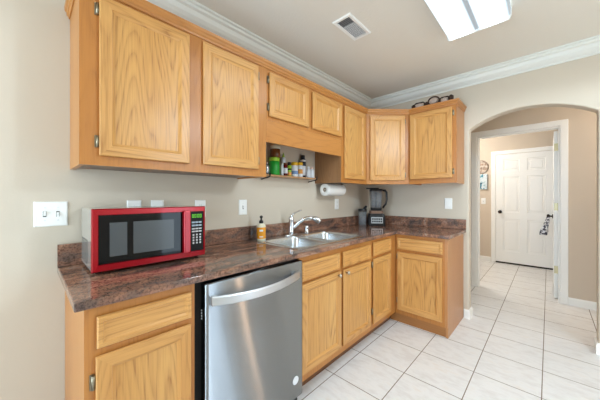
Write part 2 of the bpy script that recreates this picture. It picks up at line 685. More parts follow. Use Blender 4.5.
def casing(name, x0, x1, zt, y, w=0.068, t=0.018):
    """door casing standing proud of a wall face at y, towards -y"""
    prof_o = [(x0 - w, 0), (x0 - w, zt + w), (x1 + w, zt + w), (x1 + w, 0), (x1, 0), (x1, zt), (x0, zt), (x0, 0)]
    m_ = MB().frame((0, y, 0), (1, 0, 0), (0, 0, 1), (0, -1, 0))
    m_.prism(prof_o, 0.0005, t)
    return struct(name, m_, 'white', bevel=0.006, seg=2)


casing('trim_2', 1.0, 1.816, 2.085, YH)
# jamb lining of the hall doorway
mb = MB().box(1.0005, 1.014, YH, YH + 0.12, 0, 2.0845).box(1.802, 1.8155, YH, YH + 0.12, 0, 2.0845).box(1.014, 1.802, YH, YH + 0.12, 2.071, 2.0845)
struct('trim_3', mb, 'white')
casing('trim_4', 0.984, 1.796, 2.055, YF, w=0.07)


def six_panel(mb, w, h, t, both=False):
    """six-panel door slab in local frame: a along width, b up, c out of the face; c from 0 (back) to t (front)"""
    st, mid = 0.11, 0.10
    pw = (w - 2 * st - mid) / 2
    xs = [0, st, st + pw, st + pw + mid, w - st, w]
    zs = [0, 0.20, 0.80, 0.93, 1.60, 1.70, 1.92, h]
    for c, s in ((t, 1), (0, -1)):
        for i in range(5):
            for j in range(7):
                a0_, a1, b0, b1 = xs[i], xs[i + 1], zs[j], zs[j + 1]
                if i in (1, 3) and j in (1, 3, 5):
                    d = s
                    rings = [(0, 0), (0.012, -0.009), (0.022, -0.009), (0.045, -0.002)]
                    L = [[(a0_ + k, b0 + k, c + d * e), (a1 - k, b0 + k, c + d * e), (a1 - k, b1 - k, c + d * e), (a0_ + k, b1 - k, c + d * e)] for k, e in rings]
                    mb.loops(L, False, True)
                else:
                    mb.quadp([(a0_, b0, c), (a1, b0, c), (a1, b1, c), (a0_, b1, c)])
    mb.loops([[(0, 0, 0), (w, 0, 0), (w, h, 0), (0, h, 0)], [(0, 0, t), (w, 0, t), (w, h, t), (0, h, t)]], False, False)


def doorknob(parent, p, d):
    """lever-less round knob at p on a face whose outward direction is d"""
    d = Vector(d)
    side = d.cross(Vector((0, 0, 1)))
    m_ = MB().frame(p, tuple(side), (0, 0, 1), tuple(d))
    m_.lathe([(0.031, 0.0), (0.031, 0.008), (0.012, 0.012), (0.011, 0.030), (0.024, 0.038), (0.029, 0.05), (0.024, 0.063), (0.008, 0.068)], n=20)
    o = obj('knob', m_, 'bronze', parent)
    o['label'] = 'dark bronze round knob'
    return o


# closed white door on the far wall
mb = MB().frame((0.986, YF - 0.002, 0.03), (1, 0, 0), (0, 0, 1), (0, -1, 0))
six_panel(mb, 0.808, 2.02, 0.012)
d1 = struct('door_1', mb, 'white')
doorknob(d1, (1.052, YF - 0.014, 0.97), (0, -1, 0))
mb = MB().box(0.985, 1.795, YF - 0.016, YF - 0.001, 0.001, 0.026)
obj('sweep_strip', mb, 'bronze', d1)
# open leaf, seen nearly edge-on
mb = MB().frame((1.765, 4.492, 0.015), (0, 1, 0), (0, 0, 1), (-1, 0, 0))
mb.T = mb.T @ Matrix.Translation((0, 0, -0.035))
six_panel(mb, 0.80, 2.04, 0.035)
d2 = struct('door_2', mb, 'white')
doorknob(d2, (1.765, 5.215, 0.975), (-1, 0, 0))
for z in (0.36, 1.13, 1.86):
    m_ = MB().box(1.768, 1.806, 4.4885, 4.4915, z - 0.045, z + 0.045)
    m_.lathe([(0.006, z - 0.05), (0.006, z + 0.05)], c=(1.806, 4.484, 0), n=10)
    o = obj('hinge', m_, 'brass', d2, label='brass butt hinge')

# patterned cloth hanging on the knob of the open leaf
mb = MB()
rng = random.Random(3)
for k, (dy, x, l, w) in enumerate(((-0.035, 1.716, 0.20, 0.036), (0.0, 1.706, 0.27, 0.042), (0.03, 1.718, 0.23, 0.036))):
    L = []
    for i in range(9):
        s = i / 8
        ww = w * (0.35 + 0.75 * s) * (1 if i < 8 else 0.9)
        th = 0.012 + 0.012 * math.sin(PI * min(1, s * 1.2))
        cx = x - 0.04 * s + 0.008 * math.sin(5 * s + k)
        cy = 5.21 + dy * (0.3 + s)
        z = 0.98 - 0.012 - l * s
        L.append([(cx + ww * math.cos(2 * PI * q / 12), cy + th * math.sin(2 * PI * q / 12) + 0.006 * math.cos(6 * PI * q / 12), z) for q in range(12)])
    mb.loops(L, smooth=True)
o = obj('hanging_cloth', mb, 'cloth', loc=(1.69, 5.21, 0.98))
tag(o, 'black and white patterned cloth hanging from the knob of the open hall door', 'cloth')


# wall decorations in the far room
mb = MB().frame((0.74, YF, 1.84), (1, 0, 0), (0, 0, 1), (0, -1, 0))
mb.lathe([(0.135, 0.001), (0.135, 0.012), (0.12, 0.022), (0.105, 0.014), (0.06, 0.018), (0.03, 0.024), (0.006, 0.024)], n=36)
o = obj('wall_plaque', mb, 'plaque', loc=(0.74, YF, 1.84))
tag(o, 'round carved grey brown plaque on the far room wall above the small canvas', 'wall decoration')
t = thing('canvas_painting', 'small abstract canvas in blue, teal and white hanging beside the far white door', 'painting', (0.75, YF, 1.40))
obj('stretcher_frame', MB().box(0.60, 0.854, YF - 0.026, YF - 0.001, 1.403, 1.70), 'label', t)
obj('canvas', MB().box(0.598, 0.856, YF - 0.034, YF - 0.026, 1.401, 1.702), 'art', t, bevel=0.003)


# ------------------------------------------------------------------ wall plates
def plate(label, c, axis, w, gangs, kind, group=None, name='light_switch'):
    """axis 'x': on the left wall facing +x, else on a wall facing -y at c.y"""
    h = 0.118
    t_ = thing(name, label, 'switch' if name == 'light_switch' else 'outlet', c, 0, group)
    if axis == 'x':
        fr = ((c[0], c[1], c[2]), (0, 1, 0), (0, 0, 1), (1, 0, 0))
    else:
        fr = ((c[0], c[1], c[2]), (1, 0, 0), (0, 0, 1), (0, -1, 0))
    m_ = MB().frame(*fr)
    m_.loops([[(-w / 2, -h / 2, 0.0008), (w / 2, -h / 2, 0.0008), (w / 2, h / 2, 0.0008), (-w / 2, h / 2, 0.0008)],
              [(-w / 2, -h / 2, 0.003), (w / 2, -h / 2, 0.003), (w / 2, h / 2, 0.003), (-w / 2, h / 2, 0.003)],
              [(-w / 2 + 0.005, -h / 2 + 0.005, 0.007), (w / 2 - 0.005, -h / 2 + 0.005, 0.007), (w / 2 - 0.005, h / 2 - 0.005, 0.007), (-w / 2 + 0.005, h / 2 - 0.005, 0.007)]])
    pl = obj('cover_plate', m_, 'plate', t_)
    for g in range(gangs):
        x = (g - (gangs - 1) / 2) * 0.046
        for s in (-0.03, 0.03):
            m_ = MB().frame(*fr)
            m_.lathe([(0.0035, 0.0068), (0.003, 0.0082)], c=(x, s, 0), n=10)
            obj('screw', m_, 'louver', pl)
        m_ = MB().frame(*fr)
        if kind == 'toggle':
            m_.box(x - 0.006, x + 0.006, -0.013, 0.013, 0.0071, 0.0078)
            obj('toggle_slot', m_, 'slot', t_)
            m_ = MB().frame(*fr)
            sgn = 1 if g == 0 else -1
            m_.loops([[(x - 0.0045, -0.009, 0.0075), (x + 0.0045, -0.009, 0.0075), (x + 0.0045, 0.009, 0.0075), (x - 0.0045, 0.009, 0.0075)],
                      [(x - 0.004, sgn * 0.010 - 0.003, 0.016), (x + 0.004, sgn * 0.010 - 0.003, 0.016), (x + 0.004, sgn * 0.010 + 0.003, 0.016), (x - 0.004, sgn * 0.010 + 0.003, 0.016)]])
            obj('toggle', m_, 'plate', t_)
        elif kind == 'rocker':
            m_.loops([[(x - 0.017, -0.033, 0.0068), (x + 0.017, -0.033, 0.0068), (x + 0.017, 0.033, 0.0068), (x - 0.017, 0.033, 0.0068)],
                      [(x - 0.0155, -0.031, 0.012), (x + 0.0155, -0.031, 0.012), (x + 0.0155, 0.031, 0.0085), (x - 0.0155, 0.031, 0.0085)]])
            obj('rocker', m_, 'plate', t_)
        else:
            for s in (-0.02, 0.02):
                m_ = MB().frame(*fr)
                m_.lathe([(0.0165, 0.0068), (0.0165, 0.0085)], c=(x, s, 0), n=20)
                rc = obj('socket', m_, 'plate', t_)
                m_ = MB().frame(*fr)
                m_.box(x - 0.0075, x - 0.0055, s - 0.001, s + 0.008, 0.0084, 0.0088).box(x + 0.0055, x + 0.0075, s - 0.001, s + 0.008, 0.0084, 0.0088)
                m_.lathe([(0.0025, 0.0084), (0.0025, 0.0088)], c=(x, s - 0.007, 0), n=10)
                obj('socket_slots', m_, 'slot', rc)
    return t_


SG = 'wall plates above the counter'
plate('wide white double toggle switch plate on the wall left of the microwave', (0, 0.0855, 1.169), 'x', 0.119, 2, 'toggle', SG)
plate('white wall plate just above the microwave, leftmost of three peeking over it', (0, 0.4315, 1.172), 'x', 0.073, 1, 'toggle', SG)
plate('white wall plate above the microwave, middle of the three peeking over it', (0, 0.555, 1.172), 'x', 0.073, 1, 'rocker', SG)
plate('white wall plate above the right end of the microwave over its display', (0, 0.826, 1.170), 'x', 0.075, 1, 'outlet', SG, 'wall_outlet')
plate('single white toggle switch plate between the microwave and the faucet', (0, 1.169, 1.170), 'x', 0.073, 1, 'toggle', SG)
plate('white wall outlet under the hanging paper towel roll', (0, 2.415, 1.170), 'x', 0.073, 1, 'outlet', SG, 'wall_outlet')
plate('white switch plate on the end wall right of the blender, below the end cabinet', (0.94, L_, 1.180), 'y', 0.073, 1, 'rocker', SG)
plate('small white switch plate in the far room below the canvas', (0.79, YF, 1.17), 'y', 0.073, 1, 'toggle')


# ------------------------------------------------------------------ cabinet builders
AX = {'y': ((0, 1, 0), (1, 0, 0)), 'x': ((1, 0, 0), (0, -1, 0))}


def panel_door(root, O, U, N, w, h, hz, frame_w=0.058, hinge=None, hinge_z=(0.07, -0.07), knob=None, name='door', t=0.019, hz_panel='z', knob_xy=None):
    """framed door in its own frame; O = lower left corner on the cabinet face, hz = grain axis of rails"""
    F = lambda: MB().frame(O, U, (0, 0, 1), N)
    fw = frame_w
    lip = 0.007
    m_ = F()
    c0 = 0.0008

    def rail(pts_outer, pts_inner, mi):
        # one mitred-looking member: four corner points outer/inner as (a,b)
        (o0, o1), (i0, i1) = pts_outer, pts_inner
        prof = []
        def lerp(p, q, k):
            d = Vector((q[0] - p[0], q[1] - p[1]))
            return d
        return prof

    # nested rings, split in four members so stiles and rails carry their own grain
    rings = [(0.006, c0), (0.002, c0 + 0.004), (0.0, c0 + 0.008), (0.0, t - 0.004), (0.003, t), (fw - 0.014, t), (fw - 0.0125, t - 0.003), (fw - 0.003, t - 0.0085), (fw, t - 0.0105)]
    def corner(k):
        return [(k, k), (w - k, k), (w - k, h - k), (k, h - k)]
    for s in range(4):
        mi = 1 if s in (0, 2) else 0
        for (k0, e0), (k1, e1) in zip(rings, rings[1:]):
            p, q = corner(k0), corner(k1)
            a, b = s, (s + 1) % 4
            m_.quadp([(*p[a], e0), (*p[b], e0), (*q[b], e1), (*q[a], e1)], mi)
    m_.quadp([(*p_, c0) for p_ in corner(0.006)], 0)
    dr = obj(name, m_, ['oak_z', 'oak_' + hz], root)
    m_ = F()
    m_.box(fw - 0.001, w - fw + 0.001, fw - 0.001, h - fw + 0.001, c0 + 0.003, t - 0.0104)
    obj('panel', m_, 'oakp_' + hz_panel, dr)
    if hinge:
        for z in hinge_z:
            zz = z if z > 0 else h + z
            a = -0.006 if hinge == 'l' else w + 0.006
            m_ = F()
            m_.box(a - 0.009 if hinge == 'l' else a - 0.003, a + 0.003 if hinge == 'l' else a + 0.009, zz - 0.026, zz + 0.026, 0.0005, 0.003)
            L = [[(a + 0.0055 * math.cos(2 * PI * q / 10), zz + e, 0.0075 + 0.0055 * math.sin(2 * PI * q / 10)) for q in range(10)] for e in (-0.024, 0.024)]
            m_.loops(L, smooth=True)
            obj('hinge', m_, 'hinge', dr, label='small dark metal hinge')
    if knob_xy:
        m_ = F()
        m_.lathe([(0.007, t - 0.001), (0.006, t + 0.008), (0.010, t + 0.014), (0.0145, t + 0.02), (0.013, t + 0.026), (0.004, t + 0.029)], c=(knob_xy[0], knob_xy[1], 0), n=18)
        obj('knob', m_, 'nickel', dr, label='round satin nickel knob')
    return dr


def drawer_front(root, O, U, N, w, h, hz, name='drawer', t=0.019):
    m_ = MB().frame(O, U, (0, 0, 1), N)
    c0 = 0.0008
    rings = [(0.006, c0), (0.002, c0 + 0.004), (0.0, c0 + 0.008), (0.0, t - 0.005), (0.004, t), (0.017, t), (0.019, t - 0.004), (0.027, t - 0.007), (0.029, t - 0.0075)]
    L = [[(k, k, e), (w - k, k, e), (w - k, h - k, e), (k, h - k, e)] for k, e in rings]
    m_.loops(L, True, True)
    return obj(name, m_, 'oak_' + hz, root)


# ---- wall cabinets
UX = 0.322
ZB, ZT = 1.386, 2.165
WG = 'oak wall cabinets'
Y_, NX = (0, 1, 0), (1, 0, 0)

# 1: tall double door unit
t = thing('wall_cabinet', 'big oak wall cabinet with two tall doors over the microwave and dishwasher', 'cabinet', (0.002, 0.153, ZB), 0, WG)
mb = MB().box(0.001, UX, 0.153, 1.1385, ZB + 0.02, ZT)
mb.box(0.001, UX, 0.153, 0.171, ZB, ZB + 0.02).box(0.001, UX, 1.1205, 1.1385, ZB, ZB + 0.02).box(UX - 0.018, UX, 0.171, 1.1205, ZB, ZB + 0.02)
obj('carcass', mb, 'oakf_z', t)
panel_door(t, (UX, 0.218, 1.428), Y_, NX, 0.388, 0.686, 'y', hinge='l', hinge_z=(0.06, -0.06))
panel_door(t, (UX, 0.682, 1.432), Y_, NX, 0.382, 0.682, 'y', hinge='r', hinge_z=(0.06, -0.06))

obj('bottom_panel', MB().box(0.012, UX - 0.019, 0.172, 1.1195, ZB + 0.008, ZB + 0.0195), 'underside', t, label='underside in darker oak, its shade put into the colour')

# 2: short unit with valance over the spice shelf
t = thing('wall_cabinet', 'short oak wall cabinet with two small doors and a plain valance above the spice shelf', 'cabinet', (0.002, 1.14, 1.77), 0, WG)
obj('carcass', MB().box(0.001, UX, 1.1395, 2.038, 1.78, ZT), 'oakf_z', t)
obj('valance', MB().box(UX - 0.02, UX, 1.1395, 2.038, 1.629, 1.7795), 'oakf_y', t, bevel=0.002)
panel_door(t, (UX, 1.160, 1.805), Y_, NX, 0.402, 0.303, 'y', hinge='l', hinge_z=(0.065, -0.05), hz_panel='z')
panel_door(t, (UX, 1.613, 1.805), Y_, NX, 0.408, 0.303, 'y', hz_panel='z')

# 3: single door unit before the corner
t = thing('wall_cabinet', 'narrow one-door oak wall cabinet between the spice shelf and the corner, paper towels under it', 'cabinet', (0.002, 2.04, ZB), 0, WG)
mb = MB().box(0.001, UX, 2.039, 2.505, ZB + 0.02, ZT)
mb.box(0.001, UX, 2.039, 2.057, ZB, ZB + 0.02).box(UX - 0.018, UX, 2.057, 2.505, ZB, ZB + 0.02)
obj('carcass', mb, 'oakf_z', t)
obj('bottom_panel', MB().box(0.012, UX - 0.019, 2.058, 2.50, ZB + 0.008, ZB + 0.0195), 'underside', t, label='underside in darker oak, its shade put into the colour')
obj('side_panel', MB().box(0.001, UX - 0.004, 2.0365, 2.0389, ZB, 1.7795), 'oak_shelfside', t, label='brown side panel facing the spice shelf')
panel_door(t, (UX, 2.075, 1.425), Y_, NX, 0.378, 0.688, 'y')

# 4: diagonal corner unit
t = thing('wall_cabinet', 'diagonal corner oak wall cabinet with one door above the blender', 'cabinet', (0.1, 3.05, ZB), 0, WG)
poly = [(0.001, 2.506), (0.322, 2.506), (0.644, 2.828), (0.644, L_ - 0.001), (0.001, L_ - 0.001)]
mb = MB().prism(poly, ZB + 0.02, ZT)
q = 0.018 / math.sqrt(2)
mb.prism([(0.322, 2.507), (0.643, 2.828), (0.643 - q, 2.828 + q), (0.322 - q, 2.507 + q)], ZB, ZB + 0.02)
obj('carcass', mb, 'oakf_z', t)
s2 = math.sqrt(0.5)
panel_door(t, (0.322 + 0.034 * s2, 2.506 + 0.034 * s2, 1.425), (s2, s2, 0), (s2, -s2, 0), 0.372, 0.688, 'x', hinge='r', hinge_z=(0.06, -0.06))

# 5: end unit
t = thing('wall_cabinet', 'end oak wall cabinet with one broad door beside the archway, scroll ornament on top', 'cabinet', (1.0, 3.1, ZB), 0, WG)
YU = L_ - 0.322
mb = MB().box(0.645, 1.085, YU, L_ - 0.001, ZB + 0.02, ZT)
mb.box(0.645, 0.663, YU, L_ - 0.001, ZB, ZB + 0.02).box(1.067, 1.085, YU, L_ - 0.001, ZB, ZB + 0.02).box(0.663, 1.067, YU, YU + 0.018, ZB, ZB + 0.02)
obj('carcass', mb, 'oakf_z', t)
obj('side_panel', MB().box(1.0851, 1.0870, YU + 0.02, L_ - 0.001, ZB, ZT), 'oak_side', t)
panel_door(t, (0.661, YU, 1.436), (1, 0, 0), (0, -1, 0), 0.394, 0.680, 'x', hinge='r', hinge_z=(0.06, -0.06))

# crown strip running along all wall cabinets
mb = MB()
cprof = [(0.0008, 2.132), (0.005, 2.132), (0.007, 2.141), (0.013, 2.147), (0.014, 2.159), (0.020, 2.166), (0.022, 2.180), (0.0008, 2.180)]
sweep(mb, [(0.001, 0.153), (UX, 0.153), (UX, 2.506), (0.644, YU), (1.087, YU), (1.087, L_ - 0.001)], cprof, -1)
o = obj('cabinet_crown_molding', mb, 'oakf_y', loc=(UX, 0.153, 2.118))
tag(o, 'long honey oak crown strip along the top of all the wall cabinets', 'molding')

# ---- base cabinets
BX = 0.61
ZC = 0.882
BG = 'oak base cabinets'
KZ = 0.095
t = thing('base_cabinet', 'oak base cabinet with one drawer and one door under the microwave', 'cabinet', (0.3, 0.134, 0), 0, BG)
mb = MB().box(0.002, BX, 0.134, 0.507, KZ, ZC)
obj('carcass', mb, 'oakf_z', t)
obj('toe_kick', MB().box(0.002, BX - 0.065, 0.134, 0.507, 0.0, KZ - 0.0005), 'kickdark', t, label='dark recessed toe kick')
drawer_front(t, (BX, 0.166, 0.738), Y_, NX, 0.323, 0.108, 'y')
panel_door(t, (BX, 0.163, 0.150), Y_, NX, 0.323, 0.562, 'y', hinge='l', hinge_z=(0.08, -0.085))

# sink base: hollow, two false fronts, two doors
t = thing('base_cabinet', 'oak sink base cabinet with two knobbed doors right of the dishwasher', 'cabinet', (0.3, 1.16, 0), 0, BG)
mb = MB()
ya, yb = 1.161, 2.054
mb.box(0.002, BX, ya, ya + 0.018, KZ, ZC).box(0.002, BX, yb - 0.018, yb, KZ, ZC).box(0.002, BX, ya + 0.018, yb - 0.018, KZ, KZ + 0.018).box(BX - 0.02, BX, ya + 0.018, yb - 0.018, KZ + 0.018, ZC)
obj('carcass', mb, 'oakf_z', t)
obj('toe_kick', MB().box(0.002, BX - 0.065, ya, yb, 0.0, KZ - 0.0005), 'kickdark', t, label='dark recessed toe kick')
drawer_front(t, (BX, 1.172, 0.726), Y_, NX, 0.406, 0.118, 'y', name='false_drawer')
drawer_front(t, (BX, 1.622, 0.726), Y_, NX, 0.412, 0.118, 'y', name='false_drawer')
panel_door(t, (BX, 1.172, 0.148), Y_, NX, 0.424, 0.562, 'y', knob_xy=(0.382, 0.54))
panel_door(t, (BX, 1.622, 0.148), Y_, NX, 0.412, 0.562, 'y', knob_xy=(0.035, 0.54))

# blind corner base
YB = L_ - 0.59
t = thing('base_cabinet', 'narrow oak corner base cabinet with one drawer and door next to the sink base', 'cabinet', (0.3, 2.6, 0), 0, BG)
mb = MB().box(0.002, BX, 2.055, L_ - 0.002, KZ, ZC)
obj('carcass', mb, 'oakf_z', t)
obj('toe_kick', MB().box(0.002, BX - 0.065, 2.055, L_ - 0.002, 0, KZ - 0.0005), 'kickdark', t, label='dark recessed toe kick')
drawer_front(t, (BX, 2.083, 0.736), Y_, NX, 0.347, 0.118, 'y')
panel_door(t, (BX, 2.083, 0.148), Y_, NX, 0.347, 0.564, 'y', hinge='l', hinge_z=(0.11, -0.05))

# end base
t = thing('base_cabinet', 'end oak base cabinet with one drawer and door beside the archway', 'cabinet', (0.85, 2.85, 0), 0, BG)
mb = MB().box(BX + 0.001, 1.06, YB, L_ - 0.002, KZ, ZC)
obj('carcass', mb, 'oakf_z', t)
obj('toe_kick', MB().box(BX - 0.06, 1.06, YB + 0.03, L_ - 0.002, 0, KZ - 0.0005), 'kick', t)
mb = MB().frame((1.0605, 0, 0), (0, 1, 0), (0, 0, 1), (1, 0, 0))
mb.prism([(YB + 0.018, 0), (YB + 0.018, KZ), (YB, KZ), (YB, ZC), (L_ - 0.002, ZC), (L_ - 0.002, 0)], 0, 0.019)
obj('side_panel', mb, 'oak_side', t)
drawer_front(t, (0.636, YB, 0.738), (1, 0, 0), (0, -1, 0), 0.406, 0.110, 'x')
panel_door(t, (0.638, YB, 0.140), (1, 0, 0), (0, -1, 0), 0.402, 0.570, 'x', hinge='l', hinge_z=(0.09, -0.05))

# ---- countertop
CT, CB = 0.913, 0.8825
t = thing('countertop', 'glossy reddish brown granite countertop running in an L along both walls', 'countertop', (0.3, 1.6, CB))
outer = [(0.001, 0.106), (0.638, 0.106), (0.638, YB - 0.028), (1.104, YB - 0.028), (1.104, L_ - 0.001), (0.001, L_ - 0.001)]
hole = [(0.065, 1.215), (0.555, 1.215), (0.555, 2.025), (0.065, 2.025)]
bm = bmesh.new()
for z in (CB, CT):
    es = []
    for loop in (outer, hole):
        vs = [bm.verts.new((x, y, z)) for x, y in loop]
        es += [bm.edges.new((vs[i], vs[(i + 1) % len(vs)])) for i in range(len(vs))]
    bmesh.ops.triangle_fill(bm, edges=es, use_beauty=True, use_dissolve=False)
mb = MB()
bm.verts.index_update()
for v in bm.verts:
    mb.vert(v.co)
for f in bm.faces:
    mb.face([v.index for v in f.verts])
bm.free()
for loop in (outer, hole):
    mb.loops([[(x, y, CB) for x, y in loop], [(x, y, CT) for x, y in loop]], False, False)
obj('slab', mb, 'granite', t, bevel=0.004)
mb = MB().box(0.001, 0.020, 0.106, L_ - 0.001, CT + 0.0003, 1.020)
obj('backsplash', mb, 'granite', t, bevel=0.002)
mb = MB().box(0.0205, 1.104, L_ - 0.020, L_ - 0.001, CT + 0.0003, 1.018)
obj('backsplash', mb, 'granite', t, bevel=0.002)

# ---- sink
t = thing('kitchen_sink', 'double bowl stainless steel sink set into the granite counter', 'sink', (0.3, 1.62, CT))
SZ = CT + 0.0045
SX0, SX1, SY0, SY1 = 0.050, 0.575, 1.198, 2.040
bowls = [(0.150, 0.540, 1.232, 1.602), (0.150, 0.540, 1.640, 2.008)]
mb = MB()
bm = bmesh.new()
es = []
for loop in [rrect(SX0 + 0.008, SX1 - 0.008, SY0 + 0.008, SY1 - 0.008, 0.03, SZ)] + [rrect(*b, 0.06, SZ) for b in bowls]:
    vs = [bm.verts.new(p) for p in loop]
    es += [bm.edges.new((vs[i], vs[(i + 1) % len(vs)])) for i in range(len(vs))]
bmesh.ops.triangle_fill(bm, edges=es, use_beauty=True, use_dissolve=False)
bm.verts.index_update()
for v in bm.verts:
    mb.vert(v.co)
for f in bm.faces:
    mb.face([v.index for v in f.verts])
bm.free()
mb.loops([rrect(SX0 + 0.008, SX1 - 0.008, SY0 + 0.008, SY1 - 0.008, 0.03, SZ), rrect(SX0 + 0.003, SX1 - 0.003, SY0 + 0.003, SY1 - 0.003, 0.035, SZ - 0.0005), rrect(SX0, SX1, SY0, SY1, 0.036, CT + 0.0005)], False, False, smooth=True)
obj('rim', mb, 'sinksteel', t)
for b in bowls:
    mb = MB()
    L = []
    for k, z, r in ((0, 0, 0.06), (0.004, -0.004, 0.058), (0.007, -0.015, 0.055), (0.016, -0.13, 0.05), (0.024, -0.15, 0.045), (0.045, -0.165, 0.03), (0.12, -0.170, 0.02)):
        L.append(rrect(b[0] + k, b[1] - k, b[2] + k, b[3] - k, r, SZ + z))
    mb.loops(L, False, True, smooth=True)
    bo = obj('bowl', mb, 'sinksteel', t)
    mb = MB().lathe([(0.045, SZ - 0.169), (0.043, SZ - 0.166), (0.034, SZ - 0.168), (0.012, SZ - 0.168), (0.008, SZ - 0.160)], c=((b[0] + b[1]) / 2, (b[2] + b[3]) / 2, 0), n=24)
    obj('drain', mb, 'chrome', bo)

# ---- faucet
FX, FY = 0.100, 1.600
t = thing('kitchen_faucet', 'chrome single lever kitchen faucet with a curved pull-out spout behind the sink', 'faucet', (FX, FY, SZ))
z0 = SZ + 0.0005
mb = MB()
L = [[(FX + a * math.cos(2 * PI * k / 28) * 0.8, FY + b_ * math.sin(2 * PI * k / 28), z) for k in range(28)] for a, b_, z in ((0.034, 0.075, z0), (0.034, 0.075, z0 + 0.005), (0.028, 0.065, z0 + 0.010))]
mb.loops(L, smooth=True)
obj('base_plate', mb, 'chrome', t)
mb = MB().lathe([(0.027, z0 + 0.009), (0.024, z0 + 0.03), (0.0215, z0 + 0.07), (0.022, z0 + 0.13), (0.024, z0 + 0.14), (0.022, z0 + 0.158), (0.012, z0 + 0.168)], c=(FX, FY, 0))
obj('body', mb, 'chrome', t)
mb = MB()
mb.tube([(FX - 0.002, FY, z0 + 0.16), (FX + 0.002, FY + 0.008, z0 + 0.178), (FX + 0.020, FY + 0.032, z0 + 0.198), (FX + 0.045, FY + 0.062, z0 + 0.214), (FX + 0.055, FY + 0.075, z0 + 0.216)], [0.017, 0.013, 0.009, 0.008, 0.005], flat=0.7)
obj('lever_handle', mb, 'chrome', t)
sp = []
dirx, diry = 0.80, 0.60
pts = [(0.0, 0.055), (0.03, 0.075), (0.075, 0.118), (0.115, 0.144), (0.155, 0.153), (0.185, 0.150)]
for s, z in pts:
    sp.append((FX + dirx * s, FY + diry * s, z0 + z))
mb = MB().tube(sp, [0.017, 0.0165, 0.016, 0.0155, 0.0155, 0.0165])
obj('spout', mb, 'chrome', t)
sp = [(FX + dirx * s, FY + diry * s, z0 + z) for s, z in ((0.184, 0.1502), (0.205, 0.146), (0.235, 0.132), (0.252, 0.116))]
mb = MB().tube(sp, [0.0175, 0.021, 0.023, 0.0215])
obj('spray_head', mb, 'chrome', t)

mb = MB().lathe([(0.026, z0), (0.026, z0 + 0.006), (0.021, z0 + 0.010), (0.021, z0 + 0.048), (0.0225, z0 + 0.054), (0.019, z0 + 0.064), (0.006, z0 + 0.068)], c=(0.100, 1.80, 0))
o = obj('sink_air_gap', mb, 'chrome', loc=(0.100, 1.80, z0))
tag(o, 'short chrome capped cylinder on the sink deck right of the faucet', 'sink fitting')

# ---- soap bottle
SXc, SYc = 0.118, 1.258
zs = SZ + 0.0008
t = thing('soap_bottle', 'soap bottle with amber label and black pump at the left corner of the sink', 'bottle', (SXc, SYc, zs))
mb = MB().lathe([(0.031, zs), (0.034, zs + 0.004), (0.034, zs + 0.105), (0.031, zs + 0.118), (0.018, zs + 0.128), (0.014, zs + 0.131)], c=(SXc, SYc, 0))
obj('bottle_body', mb, 'cream', t)
mb = MB().lathe([(0.0344, zs + 0.014), (0.0346, zs + 0.016), (0.0346, zs + 0.098), (0.0344, zs + 0.1)], c=(SXc, SYc, 0), cap0=False, cap1=False)
lb = obj('label', mb, 'amber', t, label='orange wrap-around label')
vd = Vector((1.72 - SXc, -SYc)).normalized()
mb = MB().frame((SXc, SYc, zs), (vd.y * -1, vd.x, 0), (0, 0, 1), (vd.x, vd.y, 0))
for b0, b1, hw in ((0.070, 0.083, 0.014), (0.026, 0.033, 0.014)):
    L = []
    for k in range(7):
        a = (k / 6 - 0.5) * 2 * hw / 0.035
        L.append([(0.0349 * math.sin(a), b0, 0.0349 * math.cos(a)), (0.0349 * math.sin(a), b1, 0.0349 * math.cos(a))])
    ids = [[mb.vert(p) for p in q_] for q_ in L]
    for a, b in zip(ids, ids[1:]):
        mb.face((a[0], b[0], b[1], a[1]))
    obj('label_print', mb, 'label', lb)
    mb = MB().frame((SXc, SYc, zs), (vd.y * -1, vd.x, 0), (0, 0, 1), (vd.x, vd.y, 0))
mb = MB().lathe([(0.0165, zs + 0.129), (0.0165, zs + 0.147), (0.012, zs + 0.152), (0.006, zs + 0.156), (0.006, zs + 0.168), (0.011, zs + 0.170), (0.012, zs + 0.184), (0.005, zs + 0.189)], c=(SXc, SYc, 0))
pm = obj('pump', mb, 'black', t)
mb = MB().tube([(SXc, SYc, zs + 0.178), (SXc + 0.018, SYc - 0.012, zs + 0.180), (SXc + 0.027, SYc - 0.018, zs + 0.174)], [0.006, 0.005, 0.004])
obj('nozzle', mb, 'black', pm)

# ---- dishwasher
t = thing('dishwasher', 'brushed stainless steel dishwasher with a bowed bar handle under the counter', 'dishwasher', (0.3, 0.85, 0))
obj('tub', MB().box(0.02, 0.60, 0.512, 1.155, 0.012, 0.872), 'void', t)
mb = MB()
d0, d1_, zb, zt = 0.540, 1.157, 0.070, 0.868
# door panel with softly curved vertical edges
prof = [(0.603, d0), (0.642, d0), (0.648, d0 + 0.004), (0.650, d0 + 0.012), (0.650, d1_ - 0.012), (0.648, d1_ - 0.004), (0.642, d1_), (0.603, d1_)]
mb.prism(prof, zb, zt)
dp = obj('door', mb, 'steel', t, bevel=0.003)
mb = MB().box(0.57, 0.602, d0, d1_, 0.004, 0.068)
obj('kick_plate', mb, 'black', t)
mb = MB()
hy0, hy1, hzc = 0.556, 1.105, 0.798
L = []
N_ = 24
for i in range(N_ + 1):
    s = i / N_
    y = hy0 + (hy1 - hy0) * s
    bow = 0.024 + 0.040 * (1 - (2 * s - 1) ** 2)
    x1 = 0.6505 + bow
    drop = -0.012 * (1 - (2 * s - 1) ** 2)
    hh = 0.021
    L.append([(x1 - 0.012, y, hzc - hh + drop), (x1 - 0.003, y, hzc - hh + drop), (x1, y, hzc - hh + 0.005 + drop), (x1, y, hzc + hh - 0.006 + drop), (x1 - 0.004, y, hzc + hh + drop), (x1 - 0.012, y, hzc + hh + drop)])
mb.loops(L)
